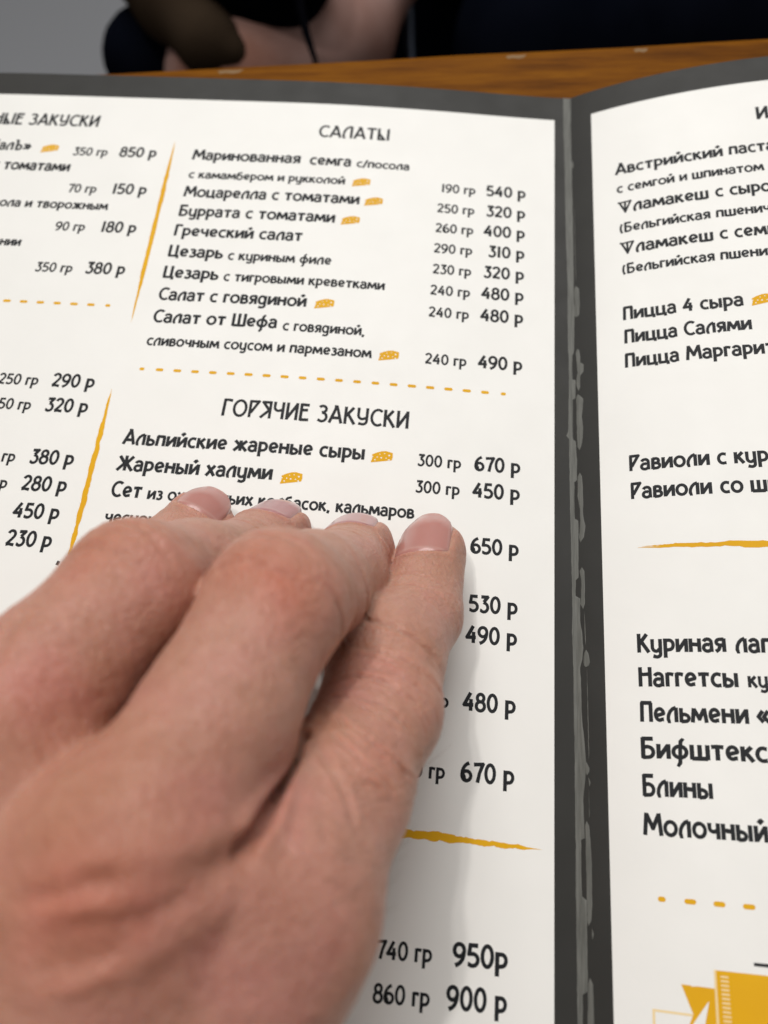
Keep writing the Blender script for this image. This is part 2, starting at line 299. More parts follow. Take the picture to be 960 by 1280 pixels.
for a, b, w in [('190 гр', '540 р', 88.3), ('250 гр', '320 р', 81.4), ('260 гр', '400 р', 74.8), ('290 гр', '310 р', 68.2), ('230 гр', '320 р', 61.6), ('240 гр', '480 р', 55.1),
                ('240 гр', '480 р', 48.5), ('240 гр', '490 р', 35.0), ('300 гр', '670 р', 8.1), ('300 гр', '450 р', 1.6), ('350 гр', '650 р', -11.4), ('200 гр', '530 р', -24.2),
                ('250 гр', '490 р', -30.7), ('230 гр', '480 р', -44.2), ('300 гр', '670 р', -57.4), ('740 гр', '950р', -87.8), ('860 гр', '900 р', -94.4)]:
    cost(a, b, w, -25.3 if w < -80 else -24.75, -12.2 if w < -80 else -11.7)
for a, b, w in [('350 гр', '850 р', 95.2), ('70 гр', '150 р', 82.0), ('90 гр', '180 р', 69.0), ('350 гр', '380 р', 55.6), ('250 гр', '290 р', 22.4), ('150 гр', '320 р', 15.7),
                ('150 гр', '380 р', 2.2), ('150 гр', '280 р', -4.4), (None, '450 р', -11.0), (None, '230 р', -17.5)]:
    cost(a, b, w, -123.8, -110.4)
text('СалЪ»', None, -145.4, 96.3, 3.7, L, 'dish_text')
text('с томатами', None, -132.8, 89.2, 3.7, L, 'dish_text', scale=.9)
text('рикола и творожным', None, -119.4, 76.3, 3.0, L, 'dish_text', scale=.99)
text('вании', None, -139.2, 63.3, 3.0, L, 'dish_text')
text(',', -108.4, None, -20.6, 3.7, L, 'dish_text')
Rr = panelR
for s, a, b, w, c in [
 ('ИЗ ПЕЧИ', 45.5, None, 104.2, 4.3), ('Австрийский', 11.3, 37.0, 93.3, 3.7), ('паста', 38.2, None, 93.4, 3.7), ('с семгой и шпинатом', 11.5, 45.7, 87.1, 3.0),
 ('Фламакеш', 11.6, 32.8, 80.3, 3.7), ('с сыром', 34.2, None, 80.4, 3.7), ('(Бельгийская пшеничная', 11.7, 32.8, 74.0, 3.0), ('Фламакеш', 11.7, 32.9, 67.2, 3.7),
 ('с семгой', 34.2, None, 67.3, 3.7), ('(Бельгийская пшеничная', 11.9, 32.8, 61.2, 3.0), ('Пицца 4 сыра', 11.7, 37.8, 47.7, 3.75), ('Пицца Салями', 11.8, 38.9, 41.1, 3.75),
 ('Пицца', 11.7, 23.5, 34.5, 3.75), ('Маргарита', 24.8, None, 34.5, 3.75), ('Равиоли', 11.7, 27.9, 8.2, 3.75), ('с курицей', 29.2, None, 8.2, 3.75), ('Равиоли', 11.8, 27.9, 1.6, 3.75),
 ('со шпинатом', 29.3, None, 1.6, 3.75), ('Куриная', 11.8, 28.0, -31.3, 3.75), ('лапша', 29.4, None, -31.4, 3.75), ('Наггетсы', 11.8, 29.6, -37.9, 3.75), ('куриные', 31.0, None, -37.9, 3.0),
 ('Пельмени', 11.8, 30.7, -44.5, 3.75), ('«', 31.9, None, -44.5, 3.75), ('Бифштекс', 11.7, 33.3, -51.1, 3.75), ('Блины', 11.7, 23.8, -57.7, 3.75), ('Молочный', 11.6, 32.0, -64.3, 3.75)]:
    if s.startswith('(') : b = a+(b-a)*sum(G[c_][0] for c_ in s)/sum(G[c_][0] for c_ in '(Бельгийская')
    text(s, a, b, w, c, Rr, 'heading_text' if c > 4 else 'dish_text', side='R')

# printed graphics
def flat(name, polys, mat, parent, side='L', off=.02):
    v = []; f = []
    for poly in polys:
        if len(poly) == 4 and max(p_[0] for p_ in poly)-min(p_[0] for p_ in poly) > 4:
            q = np.array(poly); n = 40; t = np.linspace(0, 1, n)[:, None]; l = q[0]+(q[1]-q[0])*t; r = q[3]+(q[2]-q[3])*t; b = len(v)
            v += l.tolist()+r.tolist(); f += [(b+i, b+i+1, b+n+i+1, b+n+i) for i in range(n-1)]; continue
        b = len(v); v += [(x, y) for x, y in poly]; f.append(list(range(b, len(v))))
    v = np.array(v); return build(name, S(v[:, 0], v[:, 1], off, side), f, mat, parent)
def cheese(u, w, parent, side='L', s=1.0):
    out = [(0, 0), (.25, 1.0), (.15, 2.0), (1.1, 2.55), (2.3, 3.0), (3.2, 3.1), (4.7, 2.75), (4.75, 1.6), (4.6, .9), (2.4, .45)]
    o = flat('cheese_icon', [[(u+x*s, w+y*s) for x, y in out]], M_gold, parent, side)
    pol = []
    for x, y, r in [(.9, .75, .17), (1.35, 1.45, .16), (2.25, 1.35, .2), (3.3, 1.35, .14), (3.95, 2.05, .22), (3.95, .95, .2), (1.9, 2.2, .12), (.3, 1.5, .16), (2.9, 2.45, .13)]:
        pol.append([(u+(x+r*math.cos(t))*s, w+(y+r*.85*math.sin(t))*s) for t in np.linspace(0, 2*math.pi, 9)[:-1]])
    ln_ = [(.25, 1.95), (2.0, 2.12), (4.7, 2.62), (4.7, 2.68), (2.0, 2.22), (.25, 2.05)]
    flat('cheese_holes', pol, M_page, parent, side, .027)
for u, w in [(-142.5, 95.7), (-57.0, 88.0), (-53.2, 81.7), (-58.5, 74.9), (-62.1, 48.3), (-45.4, 34.7), (-44.7, 7.9), (-63.9, 1.0)]: cheese(u, w, L)
cheese(39.3, 47.4, Rr, 'R')
def dashes(u0, u1, n, w, parent, side):
    for i in range(n):
        c = u0+(u1-u0)*i/(n-1); end = i in (0, n-1)
        hw = (.62 if end else .95)*random.uniform(.95, 1.05); hh = .45
        pts = [(c+(hw-hh)*(1 if math.cos(t) > 0 else -1)+hh*math.cos(t), w+hh*math.sin(t)*.92) for t in np.linspace(.01, 2*math.pi+.01, 15)[:-1]]
        flat('dash', [pts], M_gold, parent, side)
dashes(-100.2, -16.0, 21, 28.45, L, 'L')
dashes(-185+.6, -112.4, 18, 46.1, L, 'L')
dashes(14.2, 14.2+4.58*22, 23, -74.45, Rr, 'R')
def brush(ax, ay, bx, by, wd, parent, side, rough=.10, t0=.25, t1=.25, seed=0, name='brush_stroke'):
    r = np.random.default_rng(seed); n = 90; t = np.linspace(0, 1, n); d = np.array([bx-ax, by-ay]); ln_ = np.linalg.norm(d); d /= ln_; nn = np.array([-d[1], d[0]])
    env = np.minimum(1, np.minimum((t/t0)**.8, ((1-t)/t1)**.8))*wd/2
    jl = np.convolve(r.normal(0, 1, n+6), np.ones(4)/4, 'same')[3:-3]*rough*2; jr = np.convolve(r.normal(0, 1, n+6), np.ones(4)/4, 'same')[3:-3]*rough*2
    l = np.array([ax, ay])+np.outer(t*ln_, d)+np.outer(np.maximum(env+jl*np.minimum(1, env*3), .02), nn); q = np.array([ax, ay])+np.outer(t*ln_, d)-np.outer(np.maximum(env+jr*np.minimum(1, env*3), .02), nn)
    v = np.concatenate([l, q]); f = [(i, i+1, n+i+1, n+i) for i in range(n-1)]
    o = build(name, S(v[:, 0], v[:, 1], .02, side), f, M_gold, parent); return o
brush(-106.3, 101.6, -105.6, 41.5, 1.15, L, 'L', .07, .25, .3, 1)
brush(-106.1, 22.6, -105.9, -26, 1.15, L, 'L', .10, .25, .3, 2)
brush(-106.1, -35, -105.9, -110, 1.15, L, 'L', .10, .25, .3, 6)
brush(-45, -66.9, -6.6, -68.0, 1.5, L, 'L', .14, .1, .45, 3)
brush(12.8, -9.45, 90, -9.4, 1.25, Rr, 'R', .16, .25, .3, 4)
brush(9.5+4.2, -9.25, 24, -9.0, .25, Rr, 'R', .12, .3, .3, 5)
# gold box and pennant at the bottom of the right page
flat('gold_box', [[(22.0, -84.3), (70, -84.1), (70, -128), (21.2, -128)]], M_gold, Rr, 'R', .024)
flat('gold_pennant', [[(16.6, -86.9), (22.0, -86.95), (21.7, -95.2), (16.3, -95.2), (18.2, -91.0)]], M_gold, Rr, 'R', .016)
o_ = [[(12.3, -90.95), (18.15, -90.95), (18.2, -91.3), (12.3, -91.3)], [(11.9, -90.95), (12.3, -90.95), (12.2, -99.7), (11.8, -99.7)], [(12.2, -99.35), (20, -99.35), (20, -99.7), (12.2, -99.7)]]
flat('pennant_outline', o_, M_pale, Rr, 'R', .012)
flat('box_edge', [[(21.75, -84.25), (22.1, -84.25), (21.6, -128), (21.1, -128)]], M_pale, Rr, 'R', .030)
flat('box_stitching', [[(22.7, -85.0-.62*i), (23.9, -85.0-.62*i), (23.9, -85.28-.62*i), (22.7, -85.28-.62*i)] for i in range(60)], M_pale, Rr, 'R', .030)
flat('printed_rule', [[(27.9, -82.6), (60, -82.5), (60, -83.0), (27.9, -83.1)]], M_ink, Rr, 'R', .02)

# ------------------------------------------------------------------ worn fold
strip = [(126.2, -1.9, .2), (114.8, -1.84, .11), (103.0, -1.62, .18), (75.5, -1.38, .43), (60.3, -1.07, .44), (50.7, -1.13, .52), (41.4, -1.04, .27), (40.3, -0.96, -0.12), (33.8, -0.95, -0.17), (33.4, -0.95, 0.64), (28.6, -0.98, 0.5), (28.2, -1.04, -0.14), (20.1, -1.18, -0.21), (18.7, -1.61, -0.22), (17.9, -1.03, -0.14), (17.3, -0.98, 0.47), (12.6, -0.96, 0.7), (7.6, -0.99, 0.65), (7.1, -1.0, 0.03), (-1.6, -0.87, 0.06), (-2.1, -0.85, 0.81), (-11.1, -0.74, 0.76), (-15.0, -0.69, 0.71), (-15.6, -0.64, 0.13), (-19.0, -0.67, 0.09), (-19.6, -0.63, 0.99), (-24.2, -0.67, 0.93), (-26.7, -0.74, 1.28), (-30.0, -0.62, 1.49), (-32.4, -0.59, 1.21), (-34.0, -0.55, 0.81), (-39.6, -0.53, 0.99), (-44.2, -0.53, 1.05), (-48.7, -0.46, 1.51), (-53.1, -0.44, 1.75), (-58.9, -0.45, 1.08), (-65.4, -0.44, 1.26), (-65.8, -0.4, 0.57), (-72.5, -0.47, 0.55), (-75.1, -0.5, 0.63), (-75.7, -0.46, 1.47), (-80.3, -0.44, 1.44), (-87.0, -0.4, 1.44), (-89.8, -0.44, 1.39), (-90.3, -0.4, 0.55), (-94.7, -0.38, 0.49), (-110, -.4, .6), (-170, -.4, .5)]
patches = [[(60.7, 0.61, 1.23), (59.7, 0.53, 1.68), (55.3, 0.62, 1.84), (51.7, 0.45, 1.67), (51.3, 0.52, 1.49)], [(42.1, 0.88, 1.38), (40.8, 0.72, 1.66), (38.1, 0.87, 1.75), (37.4, 0.98, 2.49), (35.4, 1.1, 2.47), (34.5, 0.89, 1.7), (32.4, 0.77, 1.67), (30.4, 0.99, 1.53)], [(29.5, 0.83, 1.32), (28.1, 0.67, 2.25), (25.5, 0.73, 2.13), (23.4, 0.71, 1.9), (20.7, 0.73, 2.15), (18.0, 0.76, 2.02), (15.9, 0.82, 1.72), (14.9, 1.06, 1.43)], [(9.3, 0.94, 1.55), (7.6, 0.78, 1.8), (3.7, 0.74, 1.91), (0.2, 1.16, 1.86), (-2.0, 1.24, 2.02), (-3.5, 1.17, 2.34), (-4.8, 1.05, 2.16), (-6.1, 0.92, 1.96), (-7.2, 0.88, 1.55)], [(-12.8, 1.08, 1.73), (-13.7, 0.94, 1.93), (-15.6, 1.28, 2.0), (-19.1, 1.18, 1.95), (-20.8, 1.0, 1.93), (-21.9, 1.35, 1.76)], [(-30.4, 1.88, 2.23), (-31.7, 1.52, 2.61), (-32.9, 1.5, 2.76), (-33.6, 1.64, 2.55), (-33.9, 1.73, 2.18)], [(-52.0, 1.46, 2.08), (-53.1, 1.45, 2.29), (-54.4, 1.52, 2.27)], [(-54.8, 1.96, 2.22), (-55.7, 2.11, 2.48), (-56.4, 2.24, 2.35)], [(-62.5, 1.45, 1.84), (-63.3, 1.29, 2.12), (-65.7, 1.44, 2.26), (-69.8, 1.42, 2.46), (-72.4, 1.45, 2.41), (-76.3, 1.5, 2.38), (-78.8, 1.46, 2.25), (-79.7, 1.56, 1.93)], [(-80.0, 2.21, 2.49), (-81.0, 2.25, 2.6), (-81.7, 2.24, 2.46)], [(-87.7, 1.58, 2.07), (-88.6, 1.47, 2.33), (-92.2, 1.37, 2.39), (-94.5, 1.31, 2.38), (-99, 1.5, 2.1)],
 [(115.8-13, .25, .55), (100.8, .15, .75), (99.6, .3, .6)], [(86, .75, .85), (70, .8, .95), (62, .9, 1.0)], [(-34.2, 2.1, 2.2), (-45, 2.15, 2.3), (-51.5, 2.2, 2.3)], [(-22.5, 1.75, 1.85), (-29.5, 1.9, 2.02)], [(-57, 2.15, 2.22), (-62, 2.1, 2.2)]]
def worn(name, seq, lift, parent=menu, dense=1.2):
    seq = np.array(seq); ws = [seq[0, 0]]
    for a, b in zip(seq[:-1, 0], seq[1:, 0]): ws += list(np.linspace(a, b, max(2, int(abs(a-b)/dense)+2))[1:])
    ws = np.array(ws); o = -seq[:, 0]; l = np.interp(-ws, o, seq[:, 1]); r = np.interp(-ws, o, seq[:, 2])
    j = rng.normal(0, .025, (2, len(ws))); l = l+j[0]; r = np.maximum(r+j[1], l+.04)
    if len(seq) < 20: l[0] = r[0] = (l[0]+r[0])/2; l[-1] = r[-1] = (l[-1]+r[-1])/2; l[0] -= .02; l[-1] -= .02
    K = 7; t = np.linspace(0, 1, K); U = l[:, None]+(r-l)[:, None]*t; W = ws[:, None]*np.ones(K)
    H = lift*np.sqrt(np.maximum(0, 1-(2*t-1)**4))*np.ones_like(U)+rng.normal(0, .002, U.shape)
    H[:, 0] = H[:, -1] = -.028
    # a shallow curve bridging the fold
    pt = S(U, W, 0); gz = .20*np.exp(-(U/.8)**2); pt[..., 2] += H+gz*0+.03
    n = len(ws); f = [(i*K+j, (i+1)*K+j, (i+1)*K+j+1, i*K+j+1) for i in range(n-1) for j in range(K-1)]
    return build(name, pt, f, M_worn, parent, True)
worn('worn_crease', strip, .03)
for s in patches: worn('lamination_flake', s, .012)

# ------------------------------------------------------------------ table
TZ = -1.0
pL = P(200, 84, TZ); pR = P(960, 43.5, TZ); dr = (pR-pL)/np.linalg.norm(pR-pL); nb = np.array([dr[1], -dr[0], 0]); th = 28
def tabletop():
    a = pL-dr*700; b = pR+dr*560; r_ = 3.0
    prof = [(620, 0), (r_*2, 0)]+[(r_-r_*math.sin(t)*1+0, -r_+r_*math.cos(t)) for t in np.linspace(0, math.pi/2, 6)]+[(0, -th), (620, -th)]
    prof = [(p_[0], p_[1]) for p_ in prof]; v = []; f = []; n = len(prof); K = 60
    for i in range(K+1):
        c = a+(b-a)*i/K
        for (q, z) in prof: v.append(c+nb*(q+ (rng.normal(0, .12) if q < 4 else 0))+np.array([0, 0, z]))
    for i in range(K):
        for j in range(n): f.append((i*n+j, i*n+(j+1) % n, (i+1)*n+(j+1) % n, (i+1)*n+j))
    f.append(list(range(n))); f.append([K*n+j for j in range(n)][::-1])
    return v, f
tb = empty('table', (0, -100, -750), 'worn orange brown varnished wooden table under the open menu', 'table')
v, f = tabletop(); build('tabletop', v, f, M_wood, tb, origin=(0, -100, -750))
M_chip = principled('bare_chipped_wood', (.20, .11, .035), .7)[0]
def chip(px, wd):
    c = pL+dr*np.dot(P(px, 84-(px-200)*.0533, TZ)-pL, dr); pts = [c+dr*wd*x+nb*y+np.array([0, 0, .05]) for x, y in [(-.5, 3.2), (-.2, 2.9), (0.1, 3.1), (.5, 3.0), (.35, 4.2), (.1, 4.6), (-.15, 4.1), (-.4, 4.4)]]
    build('edge_chip', pts, [list(range(len(pts)))], M_chip, tb, origin=(0, -100, -750))
chip(645, 6); chip(800, 4); chip(290, 8)
for sx, sy in ((-520, 80), (520, 140), (-480, -420), (540, -380)):
    q = [(sx-22, sy-22), (sx+22, sy-22), (sx+22, sy+22), (sx-22, sy+22)]; v = [(x, y, z) for z in (-750, TZ-th) for x, y in q]
    build('table_leg', v, [(0, 1, 2, 3), (4, 5, 6, 7), (0, 1, 5, 4), (1, 2, 6, 5), (2, 3, 7, 6), (3, 0, 4, 7)], M_wood, tb, origin=(0, -100, -750))
mt, b_, nt_, ln_ = principled('grey_floor', (.13, .135, .15), .55)
n_ = noise(nt_, ln_, 3, 4); r_ = ramp(nt_, ln_, n_.outputs[0], [(.3, (.26, .265, .28)), (.7, (.30, .305, .32))]); ln_.new(r_.outputs[0], b_.inputs['Base Color'])
fl = build('floor', [(-6000, -6000, -750), (6000, -6000, -750), (6000, 6000, -750), (-6000, 6000, -750)], [(0, 1, 2, 3)], mt); fl['kind'] = 'structure'; fl['label'] = 'plain grey floor beyond the table'

# ------------------------------------------------------------------ signed distance bodies -> one continuous mesh
def cone(p, a, b, ra, rb):
    a = np.asarray(a, float); b = np.asarray(b, float); ba = b-a; l2 = ba@ba; t = np.clip(((p-a)@ba)/l2, 0, 1)
    return np.linalg.norm(p-a-t[:, None]*ba, axis=1)-(ra+(rb-ra)*t)
def smin(a, b, k):
    h = np.maximum(k-np.abs(a-b), 0)/k; return np.minimum(a, b)-h*h*k*.25
def surface_nets(sdf, lo, hi, h):
    lo = np.array(lo, float); n = np.ceil((np.array(hi)-lo)/h).astype(int)+1; C4 = 4
    nc = -(-n//C4); cc = np.stack(np.meshgrid(*[np.arange(q) for q in nc], indexing='ij'), -1).reshape(-1, 3)
    dc = sdf(lo+(cc*C4+1.5)*h); act = cc[np.abs(dc) < h*C4*1.25]
    N = nc*C4; F = np.full(N, 1.0, np.float32)
    off = np.stack(np.meshgrid(*[np.arange(C4)]*3, indexing='ij'), -1).reshape(-1, 3)
    inside = cc[dc <= -h*C4*1.25]
    for blk, val in ((inside, -1.0),):
        for o in off: q = blk*C4+o; F[q[:, 0], q[:, 1], q[:, 2]] = val
    idx = (act[:, None]*C4+off).reshape(-1, 3)
    for s in range(0, len(idx), 400000):
        q = idx[s:s+400000]; F[q[:, 0], q[:, 1], q[:, 2]] = sdf(lo+q*h)
    neg = F < 0; c = np.zeros(np.array(F.shape)-1, np.int8)
    for o in np.ndindex(2, 2, 2): c += neg[o[0]:o[0]+c.shape[0], o[1]:o[1]+c.shape[1], o[2]:o[2]+c.shape[2]]
    ac = np.argwhere((c > 0) & (c < 8)); vid = -np.ones(c.shape, np.int64); vid[tuple(ac.T)] = np.arange(len(ac))
    acc = np.zeros((len(ac), 3)); cnt = np.zeros(len(ac)); cr = list(np.ndindex(2, 2, 2))
    for a in cr:
        for ax in range(3):
            if a[ax]: continue
            b = list(a); b[ax] = 1; fa = F[tuple((ac+a).T)]; fb = F[tuple((ac+b).T)]; m_ = (fa < 0) != (fb < 0); t = np.where(m_, fa/(fa-fb+1e-12), 0)
            p_ = np.array(a, float)+t[:, None]*(np.array(b)-np.array(a)); acc += p_*m_[:, None]; cnt += m_
    V = lo+(ac+acc/cnt[:, None])*h; Q = []
    for ax in range(3):
        sl0 = [slice(1, None)]*3; a0 = [slice(0, s_) for s_ in F.shape]; a1 = list(a0); a0[ax] = slice(0, F.shape[ax]-1); a1[ax] = slice(1, F.shape[ax])
        ch = neg[tuple(a0)] != neg[tuple(a1)]; e_ = np.argwhere(ch); o1, o2 = (ax+1) % 3, (ax+2) % 3
        e_ = e_[(e_[:, o1] > 0) & (e_[:, o2] > 0) & (e_[:, o1] < c.shape[o1]) & (e_[:, o2] < c.shape[o2])]
        q = []
        for d1, d2 in ((0, 0), (1, 0), (1, 1), (0, 1)):
            z_ = e_.copy(); z_[:, o1] -= d1; z_[:, o2] -= d2; q.append(vid[tuple(z_.T)])
        q = np.stack(q, 1); fl_ = neg[tuple(e_.T)]; q[~fl_] = q[~fl_][:, ::-1]; Q.append(q)
    Q = np.concatenate(Q); Q = Q[(Q >= 0).all(1)]
    return V, Q
def grad(sdf, p, e=.15):
    g_ = np.stack([sdf(p+np.eye(3)[i]*e)-sdf(p-np.eye(3)[i]*e) for i in range(3)], 1); return g_/np.maximum(np.linalg.norm(g_, axis=1), 1e-9)[:, None]
def project(sdf, p, it=2, step=.8):
    for _ in range(it): p = p-grad(sdf, p)*(sdf(p)*step)[:, None]
    return p
def subdivide(V, Q):
    n = len(V); E = np.concatenate([Q[:, [0, 1]], Q[:, [1, 2]], Q[:, [2, 3]], Q[:, [3, 0]]]); E.sort(axis=1)
    key = E[:, 0]*n+E[:, 1]; uk, inv = np.unique(key, return_inverse=True); em = (V[uk//n]+V[uk % n])/2; fc = V[Q].mean(1)
    m_ = len(Q); e_ = [n+inv[i*m_:(i+1)*m_] for i in range(4)]; c_ = n+len(uk)+np.arange(m_)
    return np.concatenate([V, em, fc]), np.concatenate([np.stack([Q[:, i], e_[i], c_, e_[i-1]], 1) for i in range(4)])

# ------------------------------------------------------------------ the hand
J = {  # joint: photo pixel sight line, height mm, radius mm   (tip, DIP, PIP, MCP)
 'pinky':  [P(540, 690, 11.5), P(523, 770, 18), P(475, 890, 33), P(350, 1130, 54)],
 'ring':   [P(446, 687, 12.5), P(425, 722, 24), P(347, 752, 54), P(165, 1065, 66)],
 'middle': [P(345, 669, 13.5), P(300, 708, 25), P(168, 738, 54), P(-65, 985, 66)],
 'index':  [P(250, 654, 14), P(205, 703, 20), P(97, 812, 34), P(-130, 1020, 52)]}
RAD = {'pinky': [6.8, 7.8, 9.4, 12.0], 'ring': [7.3, 8.4, 9.9, 11.5], 'middle': [7.2, 8.5, 10.0, 11.5], 'index': [7.0, 8.0, 9.2, 11.5]}
BASE = {'pinky': (-70, -140, 48, 16.5), 'ring': (-82, -146, 56, 16), 'middle': (-98, -146, 58, 16), 'index': (-112, -140, 54, 15)}
WR = [np.array([-84, -172, 50.]), np.array([-108, -172, 50.])]
def finger(p, k):
    j = J[k]; r = RAD[k]; mid = j[2]*.5+j[3]*.5+(np.array([.7, 0, -.4]) if k == 'ring' else 0); rm = r[2]*.5+r[3]*.5-.9; md = j[1]*.5+j[2]*.5+(np.array([-2.3, 0, 2.0]) if k == 'pinky' else 0); rd = (r[1]+r[2])/2-.15+(1.3 if k == 'pinky' else 0)
    d = cone(p, j[0], j[1], r[0], r[1]); d = smin(d, cone(p, j[1], md, r[1], rd), 2); d = smin(d, cone(p, md, j[2], rd, r[2]), 2.5)
    d = smin(d, cone(p, j[2], mid, r[2], rm), 3); d = smin(d, cone(p, mid, j[3], rm, r[3]), 3)
    b = np.array(BASE[k][:3]); d = smin(d, cone(p, j[3], j[3]*.9+b*.1, r[3], r[3]), 3)
    return d
def palm(p):
    d = None
    for k in J:
        b = BASE[k]; b3 = np.array(b[:3]); q = cone(p, J[k][3]*.95+b3*.05, b3, RAD[k][3]-.3, b[3]); d = q if d is None else smin(d, q, 15)
    ks = ['pinky', 'ring', 'middle', 'index']
    for a, b in zip(ks[:-1], ks[1:]):   # webs
        u_ = .01 if a == 'pinky' else .07; a3 = J[a][3]*(1-u_)+J[a][2]*u_; b3 = J[b][3]*(1-u_)+J[b][2]*u_; d = smin(d, cone(p, a3-np.array([0, 0, 6]), b3-np.array([0, 0, 6]), 7.5, 7.5), 6)
    for w_ in WR: d = smin(d, cone(p, w_, (-97, -146, 54), 20, 19), 16)
    d = smin(d, cone(p, (-97, -172, 50), (-135, -300, 60), 23, 31), 14)
    # heel of the hand, thumb
    d = smin(d, cone(p, (-67, -120, 38), (-76, -155, 38), 13.5, 16), 14)
    t = cone(p, (-122, -140, 40), (-148, -104, 30), 16, 12.5); t = smin(t, cone(p, (-148, -104, 30), (-160, -75, 24), 12, 10.5), 5); t = smin(t, cone(p, (-160, -75, 24), (-161, -50, 19), 10.5, 8.5), 3)
    return smin(d, t, 12)
def body0(p):
    ks = ['pinky', 'ring', 'middle', 'index']; f_ = finger(p, ks[0])
    for k in ks[1:]: f_ = smin(f_, finger(p, k), .7)
    return smin(f_, palm(p), 4.5)
# nails
NAILS = {}
def ray_hit(x, y, sdf):
    d = CF+CR*(x-480)/FPX+CD*(y-640)/FPX; d = d/np.linalg.norm(d); t = 60.0
    for _ in range(200):
        s = sdf((CAM+d*t)[None])[0]
        if s < .01: break
        t += s*.9
        if t > 400: return None
    return CAM+d*t
NSPEC = {'pinky': (537, 676, 5.9, 9.0), 'ring': (446, 662, 5.6, 8.5), 'middle': (352, 645, 5.6, 8.5), 'index': (252, 620, 5.4, 8.5)}
for k, (px, py, hw, ln2) in NSPEC.items():
    fd = lambda p, k=k: finger(p, k)
    c = ray_hit(px, py, fd); a = J[k][0]-J[k][1]; a /= np.linalg.norm(a); n = grad(fd, c[None])[0]
    # dorsal direction: across the plane of the bent finger, bent towards the viewer
    lat = np.cross(J[k][0]-J[k][1], J[k][2]-J[k][1]); lat /= np.linalg.norm(lat)
    if lat@CR < 0: lat = -lat
    dor = np.cross(lat, a); dor = dor if dor[2] > 0 else -dor
    NAILS[k] = (c, a, lat, dor, hw, ln2)
def nail_coords(p, k):
    c, a, lat, dor, hw, ln2 = NAILS[k]; q = p-(J[k][0]); return q@a, q@lat, q@dor
NOFF = {'pinky': (-6.6, 6.6), 'ring': (-5.6, 6.6), 'middle': (-5.6, 6.6), 'index': (-3.4, 6.4)}   # cuticle .. free edge along the finger, from the tip centre
def nail_mask(p, k):
    """signed distance-like value to the nail outline, negative inside"""
    s, t, d = nail_coords(p, k); s0, s1 = NOFF[k]; hw = NSPEC[k][2]
    sc = s0+2.0; e1 = np.sqrt((t/hw)**2+(np.minimum(s-sc, 0)/2.6)**2)-1
    return np.maximum(e1*hw*.8, s-s1), d
def noise3(p, sc, seed=0):
    r_ = np.random.default_rng(seed); o = 0
    for i in range(5):
        k = r_.normal(0, 1, 3)*sc; o = o+np.sin(p@k+r_.uniform(0, 6.28))
    return o/3.2
# skin folds over the joints: (centre px, height guess, direction across, list of offsets)
FOLDS = []
def add_folds(k, jt, offs, depth, width, span, curve=.03, seed=0):
    j = J[k]; c = j[jt]; ax = j[jt-1]-j[jt+1] if jt < 3 else j[jt-1]-j[jt]
    ax = ax/np.linalg.norm(ax); lat = np.cross(ax, np.array([0, 0, 1.])); lat /= np.linalg.norm(lat); dor = np.cross(lat, ax)
    FOLDS.append((c, ax, lat, dor, offs, depth, width, span, curve, RAD[k][jt], seed))
add_folds('pinky', 2, [-7.6, -5.2, -3.5, -1.0, 1.2, 2.6, 4.9, 7.8], .50, .40, 7.5, .035, 1)
add_folds('pinky', 1, [-1.6, .2, 1.6], .20, .32, 5.5, .02, 2)
add_folds('pinky', 1, [-5.6], .12, .3, 5.5, .02, 12)
add_folds('ring', 2, [-5.5, -2.5, 0, 2.8, 5.5], .22, .7, 7, .03, 3)
add_folds('middle', 2, [-5.5, -2.5, 0, 2.8, 5.5], .22, .7, 7, .03, 4)
add_folds('ring', 1, [-1.5, .4, 2.0], .16, .4, 6, .02, 5)
add_folds('middle', 1, [-1.5, .4, 2.0], .16, .4, 6, .02, 6)
def creases(p):
    tot = np.zeros(len(p))
    for c, ax, lat, dor, offs, depth, width, span, curve, rad, seed in FOLDS:
        q = p-c; s, t, d = q@ax, q@lat, q@dor; near = (np.abs(s) < 12) & (np.abs(t) < 14) & (d > -rad*.3)
        if not near.any(): continue
        s, t, d, pp = s[near], t[near], d[near], p[near]; wv = noise3(pp, .35, seed)*.55; v_ = 0
        for i, o in enumerate(offs):
            sg = 1 if o > 0 else -1
            x = s-o-sg*curve*t*t*.5+wv-.10*t*math.sin(i*2.3); dv = depth*1.25*(.65+.45*math.sin(i*3.7+1))*np.exp(-(x/width)**2)
            dv *= np.exp(-((t-1.5*math.sin(i*5.1))/span)**4); v_ = v_+dv
        tot[near] -= v_*np.clip((d+rad*.3)/(rad*.6), 0, 1)
    return tot
WRK = []
